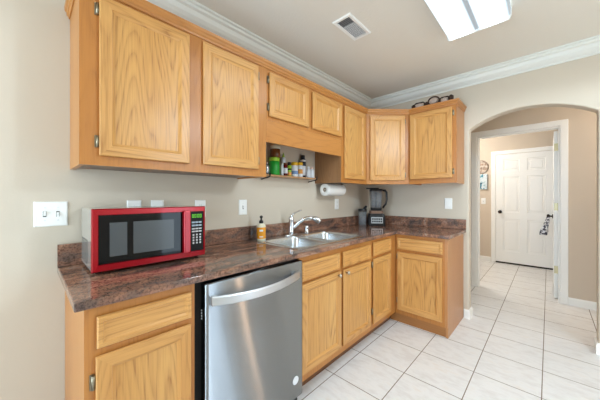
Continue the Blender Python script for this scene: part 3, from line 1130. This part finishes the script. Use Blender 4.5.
for y in (hy0, hy1 - 0.03):
    mb.box(0.6502, 0.672, y + 0.001, y + 0.029, hzc - 0.016, hzc + 0.016)
hd = obj('handle', mb, 'handlesteel', dp, bevel=0.002)
mb = MB().frame((0.6503, 1.093, 0.177), (0, 1, 0), (0, 0, 1), (1, 0, 0))
mb.lathe([(0.024, 0.0), (0.024, 0.001)], n=32)
mb2 = MB().frame((0.6503, 1.093, 0.177), (0, 1, 0), (0, 0, 1), (1, 0, 0))
st_ = obj('sticker', mb, 'label', dp, label='round white sticker')
mb2.loops([[(r * math.cos(2 * PI * k / 32), r * math.sin(2 * PI * k / 32), 0.0012) for k in range(32)] for r in (0.021, 0.019)], False, False)
for b, w_ in ((0.006, 0.010), (0.0, 0.013), (-0.006, 0.009)):
    mb2.box(-w_, w_, b - 0.001, b + 0.001, 0.001, 0.0013)
obj('sticker_print', mb2, 'louver', st_)
mb = MB()
for k in range(4):
    mb.box(0.6065, 0.612, d0 - 0.0015, d0 - 0.0002, 0.745 - 0.012 * k, 0.751 - 0.012 * k)
obj('side_vent', mb, 'louver', dp)

# ---- microwave
mx, my0, my1, mz0, mz1 = 0.338, 0.192, 0.696, 0.927, 1.199
t = thing('microwave', 'red and black countertop microwave with green display on the left end of the counter', 'microwave', (0.18, 0.444, CT))
obj('case', MB().box(0.024, mx - 0.028, my0 + 0.003, my1 - 0.003, mz0, mz1 - 0.002), 'steel_side', t, bevel=0.004)
# vent perforations on the left side
mb = MB()
for r in range(9):
    for c in range(7):
        x = 0.045 + c * 0.026 + (r % 2) * 0.013
        z = 0.950 + r * 0.0125
        mb.frame((x, my0 + 0.0029, z), (1, 0, 0), (0, 0, 1), (0, -1, 0))
        mb.lathe([(0.0048, 0.0), (0.0048, 0.0004)], n=8, smooth=False)
mb.T = None
o = obj('vent_holes', mb, 'void', t)
# red bezel frame
yk = 0.603
mb = MB().frame((mx - 0.0275, 0, 0), (0, 1, 0), (0, 0, 1), (1, 0, 0))
def ring(y0, y1, z0_, z1_, c):
    return [(y0, z0_, c), (y1, z0_, c), (y1, z1_, c), (y0, z1_, c)]
mb.loops([ring(my0, my1, mz0, mz1, 0), ring(my0, my1, mz0, mz1, 0.018), ring(my0 + 0.004, my1 - 0.004, mz0 + 0.004, mz1 - 0.004, 0.0255), ring(my0 + 0.021, my1 - 0.012, mz0 + 0.030, mz1 - 0.026, 0.0275), ring(my0 + 0.023, my1 - 0.014, mz0 + 0.032, mz1 - 0.028, 0.022)], True, True)
obj('front_bezel', mb, 'red', t, label='glossy red front frame')
mb = MB().box(mx - 0.0052, mx - 0.002, my0 + 0.0235, yk - 0.001, mz0 + 0.0325, mz1 - 0.0285)
wd = obj('door_glass', mb, 'glass_black', t)
mb = MB().box(mx - 0.0019, mx - 0.0014, my0 + 0.062, yk - 0.078, mz0 + 0.062, mz1 - 0.062)
obj('window_screen', mb, 'screen', wd, label='grey see-through window screen')
mb = MB().box(mx - 0.0013, mx - 0.0009, my0 + 0.128, my0 + 0.152, mz0 + 0.045, mz1 - 0.03)
obj('window_dark_band', mb, 'glass_black', wd)  # dark vertical band over the window screen
# door handle: red vertical bar
mb = MB().box(mx - 0.003, mx + 0.024, yk - 0.036, yk + 0.000, mz0 + 0.028, mz1 - 0.020)
obj('handle', mb, 'red', t, bevel=0.006, seg=3)
mb = MB().box(mx - 0.0052, mx - 0.0018, yk + 0.006, my1 - 0.0145, mz0 + 0.0325, mz1 - 0.0285)
kp = obj('control_panel', mb, 'panel_black', t)
# clock digits
mb = MB()
def seg7(mb, y, z, w, h, segs):
    e = 0.0022
    x0, x1 = mx - 0.0017, mx - 0.0012
    R = {'a': (0, w, h - e, h), 'd': (0, w, 0, e), 'g': (0, w, h / 2 - e / 2, h / 2 + e / 2), 'b': (w - e, w, h / 2, h), 'c': (w - e, w, 0, h / 2), 'f': (0, e, h / 2, h), 'e': (0, e, 0, h / 2)}
    for s in segs:
        a, b, c, d = R[s]
        mb.box(x0, x1, y + a, y + b, z + c, z + d)
y_ = yk + 0.016
for k in range(4):
    seg7(mb, y_ + 0.0135 * k + (0.002 if k > 1 else 0), mz1 - 0.061, 0.0095, 0.019, 'abcdef')
obj('clock_digits', mb, 'led', kp, label='green lit clock digits')
zt_ = mz1 - 0.072
kw = (my1 - 0.0145) - (yk + 0.006) - 0.016
ky = yk + 0.014
for r in range(2):
    for c in range(3):
        y = ky + c * kw / 3
        z = zt_ - 0.018 - r * 0.017
        obj('button', MB().box(mx - 0.0019, mx - 0.001, y + 0.001, y + kw / 3 - 0.002, z, z + 0.0085), 'keyblue', kp)
for r in range(2):
    for c in range(3):
        y = ky + c * kw / 3
        z = zt_ - 0.052 - r * 0.0145
        obj('button', MB().box(mx - 0.0019, mx - 0.001, y + 0.001, y + kw / 3 - 0.002, z, z + 0.007), 'key', kp)
for r in range(4):
    for c in range(3):
        y = ky + c * kw / 3 + 0.005
        z = zt_ - 0.086 - r * 0.0145
        obj('button', MB().box(mx - 0.0019, mx - 0.001, y, y + kw / 3 - 0.010, z, z + 0.009), 'key', kp)
for x in (0.05, 0.28):
    for y in (my0 + 0.03, my1 - 0.03):
        obj('foot', MB().lathe([(0.012, CT + 0.0006), (0.014, mz0 + 0.0005)], c=(x, y, 0), n=14), 'black', t)

# ---- paper towels
t = thing('paper_towel_roll', 'white paper towel roll hanging under the narrow wall cabinet', 'paper towels', (0.11, 2.15, 1.322))
mb = MB().lathe([(0.021, 2.057), (0.060, 2.057), (0.0605, 2.059), (0.0605, 2.343), (0.060, 2.345), (0.021, 2.345), (0.0205, 2.335), (0.0205, 2.067), (0.021, 2.057)], c=(0.11, 0, 1.322), axis='y', n=36, cap0=False, cap1=False)
obj('paper', mb, 'paper', t)
mb = MB().lathe([(0.0205, 2.059), (0.019, 2.058), (0.019, 2.343), (0.0205, 2.343)], c=(0.11, 0, 1.322), axis='y', n=24, cap0=False, cap1=False)
obj('cardboard_core', mb, 'card', t)
t2 = thing('paper_towel_holder', 'chrome rod holder under the cabinet carrying the paper towel roll', 'holder', (0.11, 2.15, 1.385))
mb = MB().tube([(0.11, 2.055, 1.322), (0.11, 2.365, 1.322)], 0.007)
obj('rod', mb, 'nickel', t2)
mb = MB().box(0.10, 0.12, 2.355, 2.361, 1.31, 1.4055)
obj('arm', mb, 'nickel', t2)

# ---- spice shelf and what stands on it
SHX = 0.105
SHZ = 1.432
t = thing('spice_shelf', 'small wooden shelf with black brackets mounted on the wall under the valance', 'shelf', (0.0, 1.6, 1.40))
obj('board', MB().box(0.001, SHX, 1.28, 1.945, SHZ - 0.014, SHZ), 'shelfwood', t, bevel=0.002)
for y in (1.352, 1.935):
    mb = MB().tube([(0.004, y, SHZ - 0.034), (0.05, y, SHZ - 0.026), (SHX - 0.01, y, SHZ - 0.021), (SHX + 0.006, y, SHZ - 0.012), (SHX + 0.008, y, SHZ + 0.012)], 0.0055, n=10)
    obj('bracket', mb, 'black', t)
SPG = 'spices and bottles on the shelf'
sz = SHZ + 0.0008


def spice(name, label, cat, y, x, parts):
    r = thing(name, label, cat, (x, y, sz if not parts[0][3] else parts[0][3]), 0, SPG)
    for pn, prof, mk, zbase in parts:
        zb_ = zbase or sz
        obj(pn, MB().lathe([(a, zb_ + b) for a, b in prof], c=(x, y, 0), n=22), mk, r)
    return r


def cyl(r, z0_, z1_, rn=None):
    c = min(0.003, r * 0.15)
    p = [(r - c, z0_), (r, z0_ + c), (r, z1_ - c), (r - c, z1_)]
    if rn:
        p = [(r - c, z0_), (r, z0_ + c), (r, z1_ - 0.016), (r * 0.85, z1_ - 0.006), (rn, z1_)]
    return p


spice('foil_pouch', 'silver foil packet at the left end of the spice shelf', 'packet', 1.345, 0.078, [('pouch', [(0.012, 0), (0.022, 0.012), (0.02, 0.06), (0.014, 0.085)], 'foil', None), ('fold', [(0.014, 0.084), (0.006, 0.1)], 'foil', None)])
spice('spice_canister', 'large bright green canister with a lime lid at the left of the spice shelf', 'canister', 1.442, 0.058, [('canister_body', cyl(0.045, 0, 0.115), 'green', None), ('lid', cyl(0.0465, 0.1155, 0.146), 'lime', None)])
spice('spice_jar', 'brown spice jar with a white lid stacked on the green canister', 'jar', 1.455, 0.056, [('jar_body', cyl(0.042, 0, 0.073), 'brownjar', sz + 0.1468), ('lid', cyl(0.044, 0.0735, 0.102), 'cream', sz + 0.1468)])
spice('spice_packet', 'pale grey tube standing right of the green canister', 'tube', 1.507, 0.084, [('tube_body', [(0.013, 0), (0.014, 0.05), (0.011, 0.088)], 'frost', None), ('cap', cyl(0.009, 0.0885, 0.1), 'label', None)])
spice('spice_bottle', 'pale green slim bottle with pointed lime tip behind the red capped jar', 'bottle', 1.568, 0.035, [('bottle_body', cyl(0.019, 0, 0.165, 0.010), 'frost', None), ('cap', [(0.010, 0.1655), (0.011, 0.178), (0.004, 0.205)], 'lime', None)])
spice('spice_bottle', 'small dark red bottle with white label left of the yellow capped jar', 'bottle', 1.553, 0.078, [('bottle_body', cyl(0.018, 0, 0.095), 'darkred', None), ('label', [(0.0184, 0.02), (0.0184, 0.066)], 'label', None), ('cap', cyl(0.0165, 0.0955, 0.112), 'brownjar', None)])
spice('spice_bottle', 'small yellow green bottle with a black cap between red bottle and white jar', 'bottle', 1.602, 0.075, [('bottle_body', cyl(0.019, 0, 0.094), 'lime', None), ('label', [(0.0194, 0.052), (0.0194, 0.066)], 'black', None), ('base_label', [(0.0194, 0.005), (0.0194, 0.035)], 'orange', None), ('cap', cyl(0.016, 0.0945, 0.122), 'black', None)])
spice('spice_jar', 'big white jar with a yellow lid in the middle of the spice shelf', 'jar', 1.672, 0.066, [('jar_body', cyl(0.034, 0, 0.100), 'label', None), ('label', [(0.0343, 0.02), (0.0343, 0.05)], 'blueprint', None), ('lid', cyl(0.033, 0.1005, 0.128), 'yellow', None)])
spice('spice_jar', 'orange labelled jar with a yellow lid right of the big white jar', 'jar', 1.752, 0.062, [('jar_body', cyl(0.025, 0, 0.108), 'frost', None), ('label', [(0.0254, 0.03), (0.0254, 0.072)], 'orange', None), ('lid', cyl(0.026, 0.1085, 0.135), 'yellow', None)])
spice('spice_bottle', 'tall navy and white bottle with black cap at the back of the shelf', 'bottle', 1.822, 0.034, [('bottle_body', cyl(0.027, 0, 0.185, 0.018), 'navy', None), ('label', [(0.0274, 0.02), (0.0274, 0.11)], 'label', None), ('band', [(0.0274, 0.15), (0.0274, 0.168)], 'label', None), ('cap', cyl(0.019, 0.1855, 0.212), 'black', None)])
spice('spice_bottle', 'clear small bottle with white cap, second from the right end of the shelf', 'bottle', 1.848, 0.080, [('bottle_body', cyl(0.021, 0, 0.082, 0.011), 'frost', None), ('cap', cyl(0.0105, 0.0825, 0.104), 'label', None)])
spice('spice_bottle', 'clear small bottle with pale pink cap at the right end of the shelf', 'bottle', 1.899, 0.078, [('bottle_body', cyl(0.022, 0, 0.084, 0.012), 'frost', None), ('cap', cyl(0.012, 0.0845, 0.106), 'pink', None)])

# ---- blender
bx, by = 0.225, 2.905
face_dir = math.atan2(0 - by, 1.72 - bx)           # towards the room
t = thing('blender', 'black kitchen blender with clear pitcher standing in the counter corner', 'blender', (bx, by, CT + 0.0008), face_dir + PI / 2 + 0.10)
# local frame: -y is the front


def rsec(w, d, z, r, dy=0.0):
    return [(x, y + dy, z) for x, y, _ in rrect(-w / 2, w / 2, -d / 2, d / 2, r, 0, 5)]


mb = MB()
mb.loops([rsec(0.196, 0.19, 0.0, 0.03), rsec(0.200, 0.194, 0.006, 0.032), rsec(0.196, 0.188, 0.10, 0.03), rsec(0.182, 0.170, 0.135, 0.03), rsec(0.172, 0.16, 0.142, 0.03)], smooth=False)
bb = obj('motor_base', mb, 'black', t, bevel=0.003, local=True)
mb = MB().box(-0.062, 0.066, -0.0995, -0.0945, 0.030, 0.102)
pb = obj('control_panel', mb, 'panelgrey', bb, bevel=0.002, local=True, label='pale grey control panel')
for c in range(5):
    for r_, z in enumerate((0.042, 0.070)):
        x = -0.054 + c * 0.0235
        obj('button', MB().box(x, x + 0.017, -0.101, -0.0994, z, z + 0.020), 'black', pb, local=True)
mb = MB()
mb.loops([rsec(0.150, 0.145, 0.1425, 0.03), rsec(0.154, 0.148, 0.148, 0.032), rsec(0.154, 0.148, 0.168, 0.032), rsec(0.146, 0.14, 0.174, 0.03)])
obj('collar', mb, 'copper', t, local=True, label='copper toned collar')
mb = MB()
mb.loops([rsec(0.118, 0.118, 0.1745, 0.025), rsec(0.124, 0.124, 0.20, 0.026), rsec(0.132, 0.130, 0.20, 0.026), rsec(0.132, 0.130, 0.208, 0.026)])
obj('jar_base', mb, 'black', t, local=True)
mb = MB()
mb.loops([rsec(0.118, 0.118, 0.2085, 0.028), rsec(0.130, 0.130, 0.31, 0.03), rsec(0.142, 0.142, 0.405, 0.034), rsec(0.137, 0.137, 0.405, 0.033), rsec(0.125, 0.125, 0.31, 0.028), rsec(0.112, 0.112, 0.212, 0.026)], True, True, smooth=True)
obj('pitcher', mb, 'smoke', t, local=True)
mb = MB().tube([(0, 0, 0.213), (0, 0, 0.392)], 0.011)
for z, a in ((0.24, 0.3), (0.29, 1.4), (0.37, 2.3)):
    ca, sa = math.cos(a), math.sin(a)
    mb.loops([[(-0.04 * ca - 0.008 * sa, -0.04 * sa + 0.008 * ca, z), (-0.04 * ca + 0.008 * sa, -0.04 * sa - 0.008 * ca, z), (0.04 * ca + 0.008 * sa, 0.04 * sa - 0.008 * ca, z + 0.006), (0.04 * ca - 0.008 * sa, 0.04 * sa + 0.008 * ca, z + 0.006)],
              [(-0.04 * ca - 0.008 * sa, -0.04 * sa + 0.008 * ca, z + 0.003), (-0.04 * ca + 0.008 * sa, -0.04 * sa - 0.008 * ca, z + 0.003), (0.04 * ca + 0.008 * sa, 0.04 * sa - 0.008 * ca, z + 0.009), (0.04 * ca - 0.008 * sa, 0.04 * sa + 0.008 * ca, z + 0.009)]])
obj('blade_tower', mb, 'black', t, local=True)
mb = MB()
mb.loops([rsec(0.146, 0.146, 0.4055, 0.035), rsec(0.150, 0.150, 0.411, 0.036), rsec(0.150, 0.150, 0.423, 0.036), rsec(0.136, 0.136, 0.431, 0.034)])
mb.box(-0.115, 0.03, -0.025, 0.025, 0.4315, 0.446)
obj('lid', mb, 'black', t, local=True, bevel=0.002)
mb = MB().tube([(0.070, 0, 0.415), (0.105, 0, 0.413), (0.121, 0, 0.39), (0.124, 0, 0.31), (0.112, 0, 0.255), (0.075, 0, 0.205)], [0.013, 0.014, 0.013, 0.0115, 0.012, 0.012], n=12, flat=1.0)
obj('handle', mb, 'black', t, local=True)

# blender cup beside it
cx_, cy_ = 0.112, 2.785
zc_ = CT + 0.0008
t = thing('blender_cup', 'clear travel cup with black lid standing left of the blender', 'cup', (cx_, cy_, zc_))
mb = MB().lathe([(0.042, zc_), (0.044, zc_ + 0.004), (0.049, zc_ + 0.165), (0.046, zc_ + 0.165), (0.041, zc_ + 0.008)], c=(cx_, cy_, 0))
obj('cup_body', mb, 'smoke', t)
mb = MB().lathe([(0.0505, zc_ + 0.1655), (0.0515, zc_ + 0.169), (0.0515, zc_ + 0.190), (0.047, zc_ + 0.196)], c=(cx_, cy_, 0))
obj('lid', mb, 'black', t)
mb = MB().tube([(cx_ + 0.01, cy_ + 0.02, zc_ + 0.192), (cx_ + 0.022, cy_ + 0.03, zc_ + 0.212), (cx_ + 0.032, cy_ + 0.04, zc_ + 0.228)], [0.016, 0.015, 0.012])
obj('spout', mb, 'black', t)

# ---- ornament on top of the end cabinet
zt0 = ZT + 0.0155
t = thing('scroll_ornament', 'dark iron scroll ornament with pale stones lying on top of the end wall cabinet', 'ornament', (0.87, 2.93, zt0))
yo = 2.90
mb = MB()
mb.tube([(0.655, yo, zt0 + 0.008), (1.045, yo, zt0 + 0.008)], 0.0075, n=10)
zo = zt0 + 0.058
ov = [(0.866 + 0.052 * math.cos(a), yo, zo + 0.040 * math.sin(a)) for a in [2 * PI * k / 28 for k in range(29)]]
mb.tube(ov, 0.0075, n=8)
for x0, x1 in ((0.675, 0.775), (0.925, 1.005)):
    mb.tube([(x0, yo, zt0 + 0.01), (x0, yo, zt0 + 0.060), (x0 + 0.012, yo, zt0 + 0.070), (x1 - 0.012, yo, zt0 + 0.070), (x1, yo, zt0 + 0.060), (x1, yo, zt0 + 0.01)], 0.0075, n=8)
obj('scroll_frame', mb, 'iron', t)
for x, hw, hh, zc in ((0.866, 0.042, 0.031, zo), (0.725, 0.040, 0.025, zt0 + 0.040), (0.965, 0.031, 0.026, zt0 + 0.040)):
    mb = MB()
    mb.loops([[(x + hw * k * math.cos(2 * PI * q_ / 18), yo + d_, zc + hh * k * math.sin(2 * PI * q_ / 18)) for q_ in range(18)] for k, d_ in ((0.6, -0.012), (0.95, -0.007), (0.95, 0.007), (0.6, 0.012))], smooth=True)
    obj('stone', mb, 'stone', t, label='pale pinkish stone')
for x in (0.664, 0.797, 1.024):
    big = 1.25 if x > 1 else 1.0
    mb = MB().lathe([(0.008, zt0 + 0.0165), (0.019 * big, zt0 + 0.03), (0.020 * big, zt0 + 0.05 * big), (0.006, zt0 + 0.064 * big)], c=(x, yo, 0), n=12)
    obj('leaf', mb, 'iron', t)

# ---- ceiling register
t = thing('ceiling_vent', 'white rectangular air register set in the ceiling', 'air vent', (0.675, 1.667, CH))
vx0, vx1, vy0, vy1 = 0.600, 0.748, 1.518, 1.812
mb = MB()
rg = lambda k, z: [(vx0 + k, vy0 + k, z), (vx1 - k, vy0 + k, z), (vx1 - k, vy1 - k, z), (vx0 + k, vy1 - k, z)]
mb.loops([rg(0, CH - 0.0005), rg(0, CH - 0.004), rg(0.006, CH - 0.011), rg(0.024, CH - 0.009), rg(0.026, CH - 0.002)], False, False)
obj('frame', mb, 'white', t)
obj('duct', MB().box(vx0 + 0.025, vx1 - 0.025, vy0 + 0.025, vy1 - 0.025, CH - 0.0018, CH - 0.0008), 'blind', t)
mb = MB()
for k in range(10):
    x = vx0 + 0.030 + k * 0.0098
    mb.frame((x, 0, CH - 0.0085), (0.75, 0, -0.45), (0, 1, 0), (0.3, 0, 0.8))
    mb.box(-0.0075, 0.0045, vy0 + 0.095, vy1 - 0.026, 0, 0.0012)
mb.T = None
obj('louvers', mb, 'louver', t)
mb = MB()
for k in range(9):
    y = vy0 + 0.1 + k * 0.019
    mb.box(vx0 + 0.026, vx1 - 0.026, y, y + 0.0025, CH - 0.0112, CH - 0.0098)
obj('grille_bars', mb, 'louver', t)
mb = MB()
for k in range(4):
    y = vy0 + 0.032 + k * 0.016
    mb.box(vx0 + 0.026, vx1 - 0.026, y, y + 0.002, CH - 0.006, CH - 0.0045)
obj('damper', mb, 'slot', t)

# ---- fluorescent ceiling fixture
fx0, fx1, fy0, fy1 = 1.165, 1.545, 0.96, 2.215
t = thing('ceiling_light', 'long white fluorescent ceiling fixture with a glowing wrap diffuser', 'ceiling light', (1.355, 1.59, CH))
obj('housing', MB().box(fx0 + 0.03, fx1 - 0.03, fy0 + 0.01, fy1 - 0.01, CH - 0.045, CH - 0.0006), 'white', t)
for y0, y1 in ((fy0, fy0 + 0.012), (fy1 - 0.012, fy1)):
    mb = MB().frame((0, 0, 0), (1, 0, 0), (0, 0, 1), (0, 1, 0))
    mb.prism([(fx0, CH - 0.0006), (fx0, CH - 0.05), (fx0 + 0.012, CH - 0.078), (fx1 - 0.012, CH - 0.078), (fx1, CH - 0.05), (fx1, CH - 0.0006)], y0, y1)
    obj('end_cap', mb, 'white', t)
xm = (fx0 + fx1) / 2
prof = [(fx0 + 0.002, CH - 0.010), (fx0 + 0.004, CH - 0.045), (fx0 + 0.018, CH - 0.071), (xm - 0.03, CH - 0.074), (xm - 0.006, CH - 0.064), (xm + 0.006, CH - 0.064), (xm + 0.03, CH - 0.074), (fx1 - 0.018, CH - 0.071), (fx1 - 0.004, CH - 0.045), (fx1 - 0.002, CH - 0.010)]
mb = MB()
mb.loops([[(x, fy0 + 0.0125, z) for x, z in prof], [(x, fy1 - 0.0125, z) for x, z in prof]], False, False, closed=False)
obj('diffuser', mb, 'lensm', t)

# ---- lamps out of frame; hall and far room ones added to light those rooms
def dome(label, x, y, color, power, r=0.15, down=False):
    t_ = thing('ceiling_lamp', label, 'ceiling lamp', (x, y, CH))
    obj('rim', MB().lathe([(r + 0.01, CH - 0.0006), (r + 0.012, CH - 0.02), (r, CH - 0.022)], c=(x, y, 0)), 'nickel', t_)
    obj('shade', MB().lathe([(r, CH - 0.0225), (r * 0.93, CH - 0.05), (r * 0.7, CH - 0.08), (r * 0.35, CH - 0.095), (0.01, CH - 0.1)], c=(x, y, 0)), 'lamp', t_)
    d = bpy.data.lights.new('lamp_light', 'SPOT' if down else 'POINT')
    if down:
        d.spot_size = math.radians(178)
        d.spot_blend = 0.1
    d.energy = power
    d.color = color
    d.shadow_soft_size = 0.12
    o_ = bpy.data.objects.new('lamp_light', d)
    COL.objects.link(o_)
    o_.parent = t_
    o_.location = (0, 0, -0.24)
    return t_


dome('unseen round lamp added to light the hall beyond the archway', 2.75, 3.8, (1.0, 0.94, 0.88), LIGHT['hall'])  # no lamp seen here, added to light the hall
dome('unseen round lamp added to brighten the far room behind the hall doorway', 0.35, 5.2, (0.95, 0.98, 1.0), LIGHT['far'])  # no lamp seen here, added to brighten the far room

def add_streak_column(label, x, y):  # unseen glowing column, added to draw a warm streak on the dishwasher
    t_ = thing('streak_column', label, 'light helper', (x, y, 0))
    obj('base', MB().lathe([(0.11, 0.0005), (0.11, 0.02), (0.02, 0.03), (0.012, 0.1)], c=(x, y, 0)), 'bronze', t_)
    obj('shade', MB().lathe([(0.02, 0.101), (0.025, 0.11), (0.025, 1.60), (0.02, 1.61)], c=(x, y, 0)), 'streakglow', t_)
    return t_


dome('round ceiling lamp over the middle of the room right of the camera', 2.9, 1.65, (0.73, 0.88, 1.0), LIGHT['dining'], down=True)
dome('round ceiling lamp behind the camera', 1.3, -1.7, (0.73, 0.88, 1.0), LIGHT['rear'], down=True)
add_streak_column('unseen glowing column added for the warm streak on the dishwasher door', 2.9, 2.12)
